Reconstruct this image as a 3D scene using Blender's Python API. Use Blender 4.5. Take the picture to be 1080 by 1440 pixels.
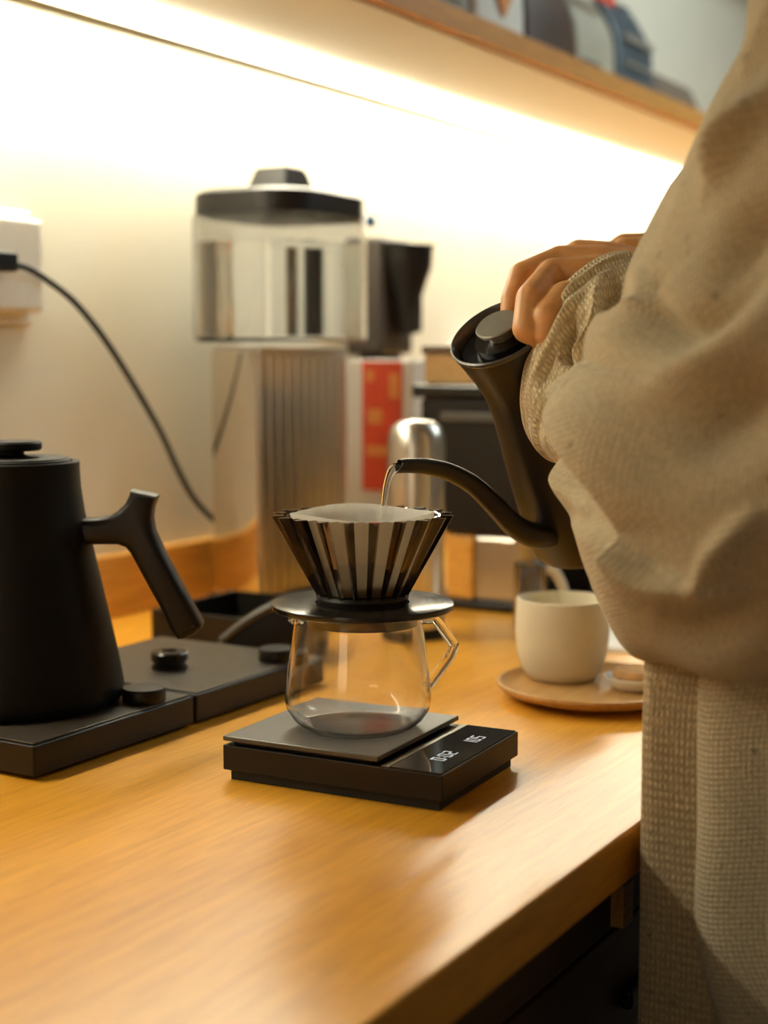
import bpy, bmesh, math, random
import numpy as np
from mathutils import Vector, Matrix, Euler
random.seed(7)
for o in list(bpy.data.objects):
    bpy.data.objects.remove(o)
SC = bpy.context.scene
COL = SC.collection
R = math.radians

# ------------------------------------------------------------------ camera
F_PX = 2100.0                       # focal length in pixels of the 1080 x 1440 frame
CT = 0.90                           # height of the counter top
CAM = Vector((0.0, 0.0, CT + 0.30))
PITCH, YAW = R(5.9806), R(30.6255)
FW = Vector((-math.sin(YAW)*math.cos(PITCH), math.cos(YAW)*math.cos(PITCH), -math.sin(PITCH)))
RT = Vector((math.cos(YAW), math.sin(YAW), 0.0))
UP = RT.cross(FW)
cd = bpy.data.cameras.new('camera')
cam = bpy.data.objects.new('camera', cd); COL.objects.link(cam)
cam.matrix_world = Matrix(((RT.x, UP.x, -FW.x, CAM.x), (RT.y, UP.y, -FW.y, CAM.y), (RT.z, UP.z, -FW.z, CAM.z), (0, 0, 0, 1)))
cd.sensor_fit = 'VERTICAL'; cd.sensor_height = 36.0; cd.sensor_width = 27.0
cd.lens = F_PX/1440.0*36.0
cd.clip_start = 0.05
cd.dof.use_dof = True; cd.dof.focus_distance = 1.06; cd.dof.aperture_fstop = 3.7
SC.camera = cam

# ------------------------------------------------------------------ world, lights, exposure
w = bpy.data.worlds.new('room_air'); SC.world = w; w.use_nodes = True
bg = w.node_tree.nodes['Background']
bg.inputs[0].default_value = (1.0, 0.80, 0.58, 1); bg.inputs[1].default_value = 0.13
LED_STRENGTH = 55.0
LED_COLOR = (1.0, 0.935, 0.73, 1)
def area(name, loc, target, size, power, color):
    l = bpy.data.lights.new(name, 'AREA'); l.shape = 'RECTANGLE'; l.size, l.size_y = size
    l.energy = power; l.color = color
    o = bpy.data.objects.new(name, l); COL.objects.link(o); o.location = loc
    o.rotation_euler = (Vector(target) - Vector(loc)).to_track_quat('-Z', 'Y').to_euler()
    return o
area('ceiling_lamp_light', (-0.15, 2.75, 2.7), (-1.0, 2.75, 1.7), (0.3, 2.4), 30.0, (0.82, 0.98, 1.0)).data.spread = R(150)
area('room_fill_light', (-0.30, -1.4, 1.25), (-0.2, 1.0, 0.95), (0.6, 0.6), 3.0, (1.0, 0.82, 0.58))  # unseen fill added on the camera side, lifts the lower sweater
vs = SC.view_settings
SC.display_settings.display_device = 'sRGB'
vs.view_transform = 'Standard'; vs.look = 'None'; vs.gamma = 1.0; vs.use_curve_mapping = False
vs.exposure = 0.0
try:
    SC.cycles.use_denoising = True
    SC.cycles.max_bounces = 16; SC.cycles.transmission_bounces = 14; SC.cycles.transparent_max_bounces = 16
    SC.cycles.diffuse_bounces = 5; SC.cycles.glossy_bounces = 6
    SC.cycles.sample_clamp_indirect = 6.0
except Exception:
    pass

# ------------------------------------------------------------------ pixel helpers (where things stand)
def ray(x, y): return FW + RT*((x-540)/F_PX) + UP*((720-y)/F_PX)
def P(x, y, d): return CAM + ray(x, y)*d
def on_z(x, y, z):
    d = ray(x, y); return CAM + d*((CT+z-CAM.z)/d.z)
def on_x(x, y, X):
    d = ray(x, y); return CAM + d*((X-CAM.x)/d.x)
def on_y(x, y, Y):
    d = ray(x, y); return CAM + d*((Y-CAM.y)/d.y)
def on_plane(x, y, p0, n):
    d = ray(x, y); return CAM + d*((p0-CAM).dot(n)/d.dot(n))
def to_px(p):
    d = p-CAM; z = d.dot(FW); return 540+F_PX*d.dot(RT)/z, 720-F_PX*d.dot(UP)/z, z

# ------------------------------------------------------------------ materials
def new_mat(name):
    m = bpy.data.materials.new(name); m.use_nodes = True
    nt = m.node_tree; b = nt.nodes['Principled BSDF']
    return m, nt, b
def setp(b, **k):
    for n, v in k.items():
        b.inputs[n].default_value = v
def N(nt, t, **k):
    n = nt.nodes.new(t)
    for a, v in k.items(): setattr(n, a, v)
    return n
def coords(nt, kind='Object', scale=(1, 1, 1), rot=(0, 0, 0)):
    tc = N(nt, 'ShaderNodeTexCoord'); mp = N(nt, 'ShaderNodeMapping')
    mp.inputs['Scale'].default_value = scale; mp.inputs['Rotation'].default_value = rot
    nt.links.new(tc.outputs[kind], mp.inputs[0]); return mp.outputs[0]
def noise(nt, vec, scale, detail=4, rough=.55, dist=0):
    n = N(nt, 'ShaderNodeTexNoise'); n.inputs['Scale'].default_value = scale; n.inputs['Detail'].default_value = detail
    n.inputs['Roughness'].default_value = rough; n.inputs['Distortion'].default_value = dist
    nt.links.new(vec, n.inputs['Vector']); return n.outputs['Fac']
def ramp(nt, fac, stops):
    r = N(nt, 'ShaderNodeValToRGB'); cr = r.color_ramp
    while len(cr.elements) < len(stops): cr.elements.new(0.5)
    for e, (p, c) in zip(cr.elements, stops):
        e.position = p; e.color = (*c, 1) if len(c) == 3 else c
    nt.links.new(fac, r.inputs[0]); return r.outputs[0]
def mix(nt, fac, a, b, mode='MIX'):
    m = N(nt, 'ShaderNodeMix', data_type='RGBA', blend_type=mode)
    for s, v in ((m.inputs[0], fac), (m.inputs[6], a), (m.inputs[7], b)):
        if hasattr(v, 'is_linked'): nt.links.new(v, s)
        elif isinstance(v, (int, float)): s.default_value = v
        else: s.default_value = (*v, 1)
    return m.outputs[2]
def bump(nt, b, h, strength=.3, dist=.001):
    n = N(nt, 'ShaderNodeBump'); n.inputs['Strength'].default_value = strength; n.inputs['Distance'].default_value = dist
    nt.links.new(h, n.inputs['Height']); nt.links.new(n.outputs[0], b.inputs['Normal'])
def plain(name, col, rough=.5, metal=0., var=.12, scale=60, bmp=0., **k):
    """a surface with faint procedural mottling"""
    m, nt, b = new_mat(name)
    v = coords(nt); f = noise(nt, v, scale)
    c = ramp(nt, f, [(.3, tuple(x*(1-var) for x in col)), (.7, tuple(min(1, x*(1+var)) for x in col))])
    nt.links.new(c, b.inputs['Base Color'])
    rr = N(nt, 'ShaderNodeMapRange'); rr.inputs[3].default_value = rough*.88; rr.inputs[4].default_value = min(1, rough*1.12)
    nt.links.new(f, rr.inputs[0]); nt.links.new(rr.outputs[0], b.inputs['Roughness'])
    setp(b, Metallic=metal)
    for n, x in k.items(): b.inputs[n.replace('_', ' ')].default_value = x
    if bmp: bump(nt, b, noise(nt, v, scale*8), bmp, .0005)
    return m
def wood(name, c0, c1, rough=.33, along='Y', knots=True, coat=.0, sc=1.0):
    m, nt, b = new_mat(name)
    oi = N(nt, 'ShaderNodeObjectInfo')
    tc = N(nt, 'ShaderNodeTexCoord'); add = N(nt, 'ShaderNodeVectorMath', operation='ADD'); mul = N(nt, 'ShaderNodeVectorMath', operation='SCALE')
    cv = N(nt, 'ShaderNodeCombineXYZ')
    for i in range(3): nt.links.new(oi.outputs['Random'], cv.inputs[i])
    nt.links.new(cv.outputs[0], mul.inputs[0]); mul.inputs['Scale'].default_value = 7.0
    nt.links.new(tc.outputs['Object'], add.inputs[0]); nt.links.new(mul.outputs[0], add.inputs[1])
    mp = N(nt, 'ShaderNodeMapping'); nt.links.new(add.outputs[0], mp.inputs[0])
    mp.inputs['Scale'].default_value = {'Y': (9*sc, .7*sc, 9*sc), 'X': (.7*sc, 9*sc, 9*sc), 'Z': (9*sc, 9*sc, .7*sc)}[along]
    v = mp.outputs[0]
    g1 = noise(nt, v, 2.6, 5, .6, 1.2); g2 = noise(nt, v, 26, 3, .6, .3)
    col = ramp(nt, g1, [(.25, c0), (.5, tuple((a+b_)/2 for a, b_ in zip(c0, c1))), (.75, c1)])
    fine = ramp(nt, g2, [(.35, (.72, .66, .58)), (.65, (1.06, 1.04, 1.0))])
    col = mix(nt, .55, col, fine, 'MULTIPLY')
    if knots:
        vv = N(nt, 'ShaderNodeTexVoronoi'); vv.inputs['Scale'].default_value = 5.5
        mk = N(nt, 'ShaderNodeMapping'); mk.inputs['Scale'].default_value = (1.25, .55, 1.25); nt.links.new(add.outputs[0], mk.inputs[0])
        nt.links.new(mk.outputs[0], vv.inputs['Vector'])
        kf = ramp(nt, vv.outputs['Distance'], [(.0, (1, 1, 1)), (.045, (.35, .35, .35)), (.085, (0, 0, 0))])
        col = mix(nt, kf, col, tuple(x*.42 for x in c0))
    tone = N(nt, 'ShaderNodeMapRange'); tone.inputs[3].default_value = .97; tone.inputs[4].default_value = 1.03
    nt.links.new(oi.outputs['Random'], tone.inputs[0])
    vm = N(nt, 'ShaderNodeVectorMath', operation='SCALE'); nt.links.new(col, vm.inputs[0]); nt.links.new(tone.outputs[0], vm.inputs['Scale'])
    nt.links.new(vm.outputs[0], b.inputs['Base Color'])
    setp(b, Roughness=rough); b.inputs['Coat Weight'].default_value = coat; b.inputs['Coat Roughness'].default_value = .25
    bump(nt, b, g2, .12, .0006)
    return m
def glass(name, col=(1, 1, 1), rough=0., ior=1.46):
    m, nt, b = new_mat(name)
    setp(b, **{'Base Color': (*col, 1), 'Roughness': rough, 'IOR': ior, 'Transmission Weight': 1.0})
    return m
def emit(name, col, s):
    m, nt, b = new_mat(name)
    setp(b, **{'Base Color': (.8, .8, .8, 1), 'Emission Color': col, 'Emission Strength': s, 'Roughness': .5})
    return m
def fabric(name, c_lo, c_hi, cell=92., fleck=.36, rib=False):
    m, nt, b = new_mat(name)
    v0 = coords(nt, 'UV')
    nz = N(nt, 'ShaderNodeTexNoise'); nz.inputs['Scale'].default_value = 160; nt.links.new(v0, nz.inputs['Vector'])
    vs1 = N(nt, 'ShaderNodeVectorMath', operation='SCALE'); vs1.inputs['Scale'].default_value = .007; nt.links.new(nz.outputs['Color'], vs1.inputs[0])
    vs2 = N(nt, 'ShaderNodeVectorMath', operation='ADD'); nt.links.new(v0, vs2.inputs[0]); nt.links.new(vs1.outputs[0], vs2.inputs[1])
    v = v0; vf = vs2.outputs[0]
    def wave(d, s):
        n = N(nt, 'ShaderNodeTexWave', wave_type='BANDS', bands_direction=d); n.inputs['Scale'].default_value = s
        n.inputs['Distortion'].default_value = .8; n.inputs['Detail'].default_value = 2; n.inputs['Detail Scale'].default_value = 1.5
        nt.links.new(v, n.inputs['Vector']); return n.outputs['Fac']
    a, c = wave('X', cell), wave('Y', cell*(.6 if rib else 1.0))
    h = N(nt, 'ShaderNodeMath', operation='MULTIPLY'); nt.links.new(a, h.inputs[0]); nt.links.new(c, h.inputs[1])
    fz = noise(nt, v, 900, 3, .7); cl = noise(nt, v, 14, 4)
    h2 = N(nt, 'ShaderNodeMath', operation='ADD'); nt.links.new(h.outputs[0], h2.inputs[0]); nt.links.new(fz, h2.inputs[1])
    col = ramp(nt, cl, [(.3, c_lo), (.7, c_hi)])
    wv = ramp(nt, h.outputs[0], [(0, (.68, .63, .56)), (.6, (1.08, 1.07, 1.04))])
    tw = ramp(nt, noise(nt, v, 330, 2, .6), [(.32, (.70, .66, .60)), (.68, (1.16, 1.15, 1.12))])
    col = mix(nt, .75, col, tw, 'MULTIPLY')
    col = mix(nt, .7, col, wv, 'MULTIPLY')
    vo = N(nt, 'ShaderNodeTexVoronoi'); vo.inputs['Scale'].default_value = 85; nt.links.new(vf, vo.inputs['Vector'])
    fl = ramp(nt, vo.outputs['Distance'], [(.03, (.8, .8, .8)), (.24, (0, 0, 0))])
    wn = N(nt, 'ShaderNodeTexWhiteNoise', noise_dimensions='3D'); nt.links.new(vo.outputs['Position'], wn.inputs['Vector'])
    th = ramp(nt, wn.outputs['Value'], [(1-fleck*.5, (0, 0, 0)), (1-fleck*.5+.02, (1, 1, 1))])
    fm = mix(nt, 1.0, fl, th, 'MULTIPLY')
    col = mix(nt, fm, col, (.10, .058, .03))
    nt.links.new(col, b.inputs['Base Color'])
    setp(b, Roughness=.95); b.inputs['Sheen Weight'].default_value = .25; b.inputs['Sheen Roughness'].default_value = .5
    b.inputs['Specular IOR Level'].default_value = .1
    bump(nt, b, h2.outputs[0], .7, .0018)
    return m

MAT = {}
MAT['wall'] = plain('wall_paint', (.74, .70, .575), .9, var=.025, scale=9, bmp=.06)
MAT['upper'] = MAT['wall']
MAT['pine'] = wood('pine_planks', (.62, .275, .020), (.78, .39, .036), .32, 'Y', coat=.15)
MAT['pine_x'] = wood('pine_board', (.66, .32, .05), (.78, .42, .08), .45, 'Y')
MAT['shelf'] = wood('shelf_pine', (.60, .28, .06), (.70, .36, .09), .5, 'Y', knots=False)
MAT['under'] = plain('shelf_underside_paint', (.82, .78, .68), .8, var=.02, scale=10)
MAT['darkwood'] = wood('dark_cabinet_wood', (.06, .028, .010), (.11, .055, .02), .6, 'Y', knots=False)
MAT['black'] = plain('matte_black_coating', (.0050, .0042, .0034), .5, var=.1, Specular_IOR_Level=.14)
MAT['blackpl'] = plain('black_plastic', (.0075, .0056, .0042), .42, var=.1, Specular_IOR_Level=.28)
MAT['blackgl'] = plain('gloss_black_resin', (.008, .007, .006), .22, var=.05)
MAT['basetop'] = plain('black_satin_top', (.045, .036, .027), .34, var=.06)
MAT['scaletop'] = plain('dark_grey_scale_plate', (.060, .050, .038), .38, var=.05)
MAT['rubber'] = plain('black_rubber', (.008, .008, .007), .8)
MAT['steel'] = plain('brushed_steel', (.66, .62, .55), .30, 1.0, var=.04, scale=30)
MAT['polish'] = plain('polished_steel', (.74, .70, .63), .06, 1.0, var=.02)
MAT['kettle'] = plain('dark_grey_kettle_coating', (.010, .0076, .0054), .38, var=.08)
MAT['kettlerim'] = plain('kettle_rim_coating', (.05, .045, .038), .28, var=.05)
MAT['lidgrey'] = plain('grey_lid_plate', (.30, .285, .235), .3, .5, var=.05)
MAT['glass'] = glass('clear_glass')
MAT['acryl'] = glass('clear_acrylic', (.985, .99, .985), 0., 1.45)
MAT['water'] = glass('water', (.97, .985, .98), 0., 1.33)
MAT['smoke'] = glass('smoked_resin', (.36, .285, .205), .03, 1.42)
MAT['darksmoke'] = glass('dark_smoked_resin', (.10, .072, .048), .06, 1.42)
MAT['ceramic'] = plain('matte_cream_ceramic', (.70, .63, .47), .55, var=.03, scale=40)
MAT['white'] = plain('white_plastic', (.78, .75, .68), .4, var=.03)
MAT['paper'] = plain('white_paper', (.82, .79, .72), .8, var=.02)
MAT['red'] = plain('red_print', (.72, .075, .025), .6, var=.12, scale=40)
MAT['orange'] = plain('orange_print', (.80, .30, .07), .6, var=.05)
MAT['brownbag'] = plain('brown_kraft_foil', (.07, .035, .02), .5, var=.2, scale=30)
MAT['grindbody'] = plain('dark_brown_metal', (.030, .021, .015), .5, var=.25, scale=25)
MAT['lowbag'] = plain('crumpled_brown_paper', (.17, .115, .075), .7, var=.2, scale=40)
MAT['beigebag'] = plain('beige_kraft', (.46, .42, .32), .6, var=.08, scale=30)
MAT['bluebag'] = plain('blue_grey_foil', (.07, .095, .115), .4, var=.2, scale=25)
MAT['greybag'] = plain('grey_kraft', (.28, .25, .21), .6, var=.1, scale=30)
MAT['cookie'] = plain('baked_biscuit', (.50, .28, .10), .8, var=.15, scale=90, bmp=.3)
MAT['plate'] = wood('saucer_wood', (.42, .235, .075), (.53, .315, .11), .45, 'Y', knots=False)
MAT['blue'] = plain('blue_plastic', (.10, .32, .62), .35)
MAT['skin'] = plain('skin', (.60, .295, .105), .5, var=.10, scale=90, bmp=.10)
_b = MAT['skin'].node_tree.nodes['Principled BSDF']
_b.inputs['Subsurface Weight'].default_value = .15; _b.inputs['Subsurface Radius'].default_value = (.008, .003, .0015); _b.inputs['Subsurface Scale'].default_value = .6
MAT['nail'] = plain('finger_nail', (.62, .36, .20), .3)
MAT['hair'] = plain('dark_hair', (.02, .013, .008), .5, scale=200, var=.3)
MAT['eye'] = plain('eye_white', (.75, .72, .68), .2); MAT['iris'] = plain('dark_iris', (.03, .015, .008), .2)
MAT['knit'] = fabric('cream_tweed_knit', (.57, .495, .335), (.67, .585, .405))
MAT['cuffknit'] = fabric('ribbed_tweed_cuff', (.68, .57, .37), (.78, .67, .45), 92., .7, True)
MAT['ribknit'] = fabric('shaded_brown_rib_knit', (.46, .36, .21), (.55, .44, .26), 92., .5, True)  # darker rib cloth; the recessed panel's shade is partly in this colour
MAT['trouser'] = plain('dark_cotton', (.03, .024, .018), .9, scale=120, bmp=.2)
MAT['led'] = emit('led_diffuser', LED_COLOR, LED_STRENGTH)
MAT['alu'] = plain('aluminium_profile', (.45, .42, .36), .4, 1.0)
MAT['floor'] = plain('concrete_floor', (.16, .12, .09), .7, var=.2, scale=6)
MAT['ceil'] = plain('ceiling_paint', (.42, .42, .40), .9, var=.02, scale=6)
MAT['digit'] = emit('display_digit', (.75, .90, 1.0, 1), .26)
MAT['glassblack'] = plain('gloss_display_glass', (.004, .004, .004), .07, var=.02)
MAT['coffee'] = plain('wet_coffee_grounds', (.03, .014, .006), .5, scale=200, bmp=.3)
_m, _nt, _b = new_mat('misted_glass')
setp(_b, **{'Base Color': (1, 1, 1, 1), 'IOR': 1.46, 'Transmission Weight': 1.0})
_r = ramp(_nt, noise(_nt, coords(_nt), 28, 3), [(.48, (0, 0, 0)), (.75, (.16, .16, .16))])
_nt.links.new(_r, _b.inputs['Roughness'])
MAT['mistglass'] = _m
# translucent filter paper
_m, _nt, _b = new_mat('filter_paper')
_tr = N(_nt, 'ShaderNodeBsdfTranslucent'); _mx = N(_nt, 'ShaderNodeMixShader')
_f = noise(_nt, coords(_nt), 700, 3)
_c = ramp(_nt, _f, [(.3, (.90, .88, .82)), (.7, (.97, .95, .90))])
_nt.links.new(_c, _b.inputs['Base Color']); _nt.links.new(_c, _tr.inputs['Color']); setp(_b, Roughness=.9)
_mx.inputs[0].default_value = .55
_nt.links.new(_b.outputs[0], _mx.inputs[1]); _nt.links.new(_tr.outputs[0], _mx.inputs[2])
_nt.links.new(_mx.outputs[0], _nt.nodes['Material Output'].inputs[0])
bump(_nt, _b, _f, .15, .0004)
MAT['filter'] = _m

# ------------------------------------------------------------------ object helpers
def link(name, me, mat, parent=None, smooth=False):
    o = bpy.data.objects.new(name, me); COL.objects.link(o)
    if mat is not None: me.materials.append(MAT[mat] if isinstance(mat, str) else mat)
    if parent is not None: o.parent = parent
    if smooth:
        for p in me.polygons: p.use_smooth = True
    return o
def from_bm(name, bm, mat, parent=None, smooth=False, sharp=None):
    bmesh.ops.recalc_face_normals(bm, faces=bm.faces)
    me = bpy.data.meshes.new(name); bm.to_mesh(me); bm.free()
    o = link(name, me, mat, parent, smooth)
    if sharp is not None: me.set_sharp_from_angle(angle=R(sharp))
    return o
def raw(name, vs, fs, mat, parent=None, smooth=True, sharp=None):
    me = bpy.data.meshes.new(name); me.from_pydata([tuple(v) for v in vs], [], fs); me.update()
    bm = bmesh.new(); bm.from_mesh(me); bmesh.ops.recalc_face_normals(bm, faces=bm.faces); bm.to_mesh(me); bm.free()
    o = link(name, me, mat, parent, smooth)
    if sharp is not None: me.set_sharp_from_angle(angle=R(sharp))
    return o
def tag(o, label, cat, group=None):
    o['label'] = label; o['category'] = cat
    if group: o['group'] = group
    return o
def struct(o, label=None):
    o['kind'] = 'structure'
    if label: o['label'] = label
    return o
def thing(name, loc, label, cat, rz=0., group=None):
    o = bpy.data.objects.new(name, None); COL.objects.link(o); o.location = loc; o.rotation_euler = (0, 0, rz)
    o.empty_display_size = .02
    return tag(o, label, cat, group)
def local(t):
    """matrix that takes world points into the thing's own frame"""
    return Matrix.LocRotScale(t.location, t.rotation_euler, t.scale).inverted()
def box_bm(lo, hi, bevel=0., seg=2):
    bm = bmesh.new()
    bmesh.ops.create_cube(bm, size=1.0)
    for v in bm.verts:
        v.co = Vector([lo[i] + (v.co[i]+.5)*(hi[i]-lo[i]) for i in range(3)])
    if bevel: bmesh.ops.bevel(bm, geom=list(bm.edges), offset=bevel, segments=seg, profile=.5, affect='EDGES')
    return bm
def box(name, lo, hi, mat, parent=None, bevel=.001, seg=2):
    return from_bm(name, box_bm(lo, hi, bevel, seg), mat, parent, smooth=bevel > 0, sharp=9 if bevel > 0 else None)
def lathe(name, prof, mat, parent=None, n=64, center=(0, 0, 0), mtx=None, sharp=40, wob=None):
    """prof: (r, z) list, closed to the axis where r = 0"""
    vs, fs, rows = [], [], []
    for (r, z) in prof:
        if r < 1e-6:
            rows.append([len(vs)]); vs.append(Vector((0, 0, z)))
        else:
            row = []
            for k in range(n):
                a = 2*math.pi*k/n; rr = r*(wob(a, z) if wob else 1)
                row.append(len(vs)); vs.append(Vector((rr*math.cos(a), rr*math.sin(a), z)))
            rows.append(row)
    for A, B in zip(rows, rows[1:]):
        if len(A) == 1 and len(B) == 1: continue
        for k in range(n):
            k2 = (k+1) % n
            if len(A) == 1: fs.append((A[0], B[k], B[k2]))
            elif len(B) == 1: fs.append((A[k], A[k2], B[0]))
            else: fs.append((A[k], A[k2], B[k2], B[k]))
    c = Vector(center)
    vs = [(mtx @ v if mtx else v) + c for v in vs]
    return raw(name, vs, fs, mat, parent, True, sharp)
def catmull(pts, m):
    pts = [Vector(p) for p in pts]; out = []
    for i in range(len(pts)-1):
        p0 = pts[i-1] if i else pts[i]*2-pts[i+1]; p1, p2 = pts[i], pts[i+1]
        p3 = pts[i+2] if i+2 < len(pts) else p2*2-p1
        for k in range(m):
            t = k/m
            out.append(.5*((2*p1)+(p2-p0)*t+(2*p0-5*p1+4*p2-p3)*t*t+(3*p1-p0-3*p2+p3)*t**3))
    out.append(pts[-1]); return out
def smooth_path(pts, radii, m=6):
    """pts and radii interpolated together"""
    path = catmull(pts, m); rad = []
    for i in range(len(radii)-1):
        for k in range(m): rad.append(radii[i]+(radii[i+1]-radii[i])*k/m)
    rad.append(radii[-1]); return path, rad
def tube_geo(path, radii, n=14, cap=True, flat=None):
    vs, fs = [], []
    T0 = (path[1]-path[0]).normalized()
    nrm = T0.orthogonal().normalized()
    for i, p in enumerate(path):
        t = (path[min(i+1, len(path)-1)]-path[max(i-1, 0)]).normalized()
        nrm = (nrm - t*nrm.dot(t)).normalized(); bn = t.cross(nrm)
        for k in range(n):
            a = 2*math.pi*k/n; vs.append(p+(nrm*math.cos(a)+bn*math.sin(a))*radii[i])
    for i in range(len(path)-1):
        for k in range(n):
            fs.append((i*n+k, i*n+(k+1) % n, (i+1)*n+(k+1) % n, (i+1)*n+k))
    if cap:
        fs.append(tuple(range(n-1, -1, -1))); fs.append(tuple(range((len(path)-1)*n, len(path)*n)))
    return vs, fs
def tube(name, pts, radii, mat, parent=None, n=14, m=6, cap=True, inv=None):
    if not isinstance(radii, (list, tuple)): radii = [radii]*len(pts)
    path, rad = smooth_path(pts, radii, m)
    vs, fs = tube_geo(path, rad, n, cap)
    if inv: vs = [inv @ v for v in vs]
    return raw(name, vs, fs, mat, parent, True, 60)
def prism(name, poly, thick, mat, parent=None, bevel=.0, seg=3, inv=None, frame=None):
    """poly: 2-D outline (s, t) put into a frame (origin, s_dir, t_dir), thickened along their normal both ways"""
    o0, sd, td = frame; nd = sd.cross(td).normalized()
    bm = bmesh.new()
    vs = [bm.verts.new(o0+sd*s+td*t-nd*thick/2) for s, t in poly]
    f = bm.faces.new(vs)
    ex = bmesh.ops.extrude_face_region(bm, geom=[f])
    for v in ex['geom']:
        if isinstance(v, bmesh.types.BMVert): v.co += nd*thick
    bmesh.ops.recalc_face_normals(bm, faces=bm.faces)
    if bevel:
        es = [e for e in bm.edges if abs((e.verts[0].co-e.verts[1].co).normalized().dot(nd)) < .5]
        bmesh.ops.bevel(bm, geom=es, offset=bevel, segments=seg, profile=.5, affect='EDGES')
    if inv: bm.transform(inv)
    return from_bm(name, bm, mat, parent, True, 40)
def merge(name, geos, mat, parent=None, smooth=True, sharp=40):
    vs, fs = [], []
    for v, f in geos:
        n = len(vs); vs += list(v); fs += [tuple(i+n for i in x) for x in f]
    return raw(name, vs, fs, mat, parent, smooth, sharp)

# ================================================================== the room
WX = -1.15                         # face of the wall behind the counter
EDGE = -0.336                      # front edge of the counter
Y0, Y1 = -1.6, 4.6
SH = CT + .6805                    # underside of the shelf
struct(box('wall_left', (WX-.12, Y0, 0), (WX, Y1, 2.8), 'wall', bevel=0), 'cream painted wall behind the counter')
struct(box('wall_far', (WX-.12, Y1, 0), (3.2, Y1+.12, 2.8), 'wall', bevel=0), 'plain far end wall')
struct(box('floor', (WX-.12, Y0, -.06), (3.2, Y1+.12, 0), 'floor', bevel=0), 'dark concrete floor')
struct(box('ceiling', (WX-.12, Y0, 2.8), (3.2, Y1+.12, 2.88), 'ceil', bevel=0), 'pale ceiling')
# a soffit box above the shelf
_bk = box('trim_1', (WX, Y0, CT+.0), (WX+.02, Y1, CT+.0714), 'pine_x', bevel=.0015)
struct(_bk, 'orange pine upstand board along the foot of the wall')

# counter of long planks
ct = thing('countertop', (EDGE, 0, CT), 'long orange pine plank counter top running along the wall', 'counter')
nb = 7; wdt = (EDGE-WX)/nb
pm = {}
for i in range(nb):
    x1 = EDGE - i*wdt - EDGE; x0 = x1 - wdt
    bm = box_bm((x0, Y0+.02, -.034), (x1, Y1-.02, 0))
    if i == 0:
        bmesh.ops.bevel(bm, geom=[e for e in bm.edges if all(abs(v.co.x-x1) < 1e-6 for v in e.verts)], offset=.002, segments=3, profile=.5, affect='EDGES')
    o = from_bm('plank', bm, 'pine', ct)
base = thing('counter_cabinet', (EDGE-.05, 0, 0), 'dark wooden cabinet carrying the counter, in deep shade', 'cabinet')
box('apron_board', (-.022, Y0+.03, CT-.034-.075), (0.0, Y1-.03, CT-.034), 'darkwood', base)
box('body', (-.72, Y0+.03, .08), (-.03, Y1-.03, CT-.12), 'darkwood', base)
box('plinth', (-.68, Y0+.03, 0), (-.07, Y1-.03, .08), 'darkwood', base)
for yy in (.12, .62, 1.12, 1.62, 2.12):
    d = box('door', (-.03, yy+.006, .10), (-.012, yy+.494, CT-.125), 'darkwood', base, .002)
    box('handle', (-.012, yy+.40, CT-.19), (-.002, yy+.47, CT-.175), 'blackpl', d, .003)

_bk = on_x(893, 1276, EDGE-.034)
box('bracket', (-.03, _bk.y-.006, _bk.z-.016), (.010, _bk.y+.014, _bk.z+.016), 'pine_x', base, .002)
# wall shelf
sh = thing('wall_shelf', (WX, 0, SH), 'long pine wall shelf above the light strip, carrying coffee bags', 'shelf')
SHX = -.858
box('shelf_board', (0.0, Y0+.02, .004), (SHX-WX, Y1-.02, .033), 'shelf', sh, .0015)
box('underside_panel', (0.0, Y0+.02, 0), (SHX-WX-.012, Y1-.02, .004), 'under', sh, 0)
led = thing('led_strip_light', (WX, 0, SH), 'glowing warm white light strip under the shelf against the wall', 'light')
box('profile', (0.018, .0, -.011), (.022, 4.3, 0), 'alu', led, 0)
box('diffuser', (.023, .0, -.007), (.068, 4.3, -.0005), 'led', led, .002)

# ================================================================== wall socket and cable
so = thing('wall_socket', (WX, 1.155, CT+.39), 'white wall socket block with black plug at the left edge', 'socket')
box('socket_box', (0, -.075, -.045), (.030, .034, .052), 'white', so, .005, 3)
box('cover_plate', (0.0, -.085, -.058), (.008, .040, .062), 'white', so, .003, 3)
def on_wall(x, y, off): return on_x(x, y, WX+off)
_pl = on_wall(6, 368, .045)
pg = box('plug', (.030, _pl.y-so.location.y-.022, _pl.z-so.location.z-.010), (.056, _pl.y-so.location.y+.010, _pl.z-so.location.z+.010), 'blackpl', so, .003, 3)
cb = [on_wall(14, 371, .044), on_wall(40, 378, .040), on_wall(72, 398, .036), on_wall(105, 425, .032), on_wall(140, 467, .028), on_wall(172, 515, .026),
      on_wall(205, 570, .025), on_wall(228, 612, .025), on_wall(250, 660, .025), on_wall(272, 700, .027), on_wall(300, 730, .03), on_wall(335, 752, .028), on_wall(372, 770, .026)]
tag(tube('power_cable', cb, .0036, 'rubber', n=10, m=8), 'thin black power cable curving down the cream wall', 'cable')

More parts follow.
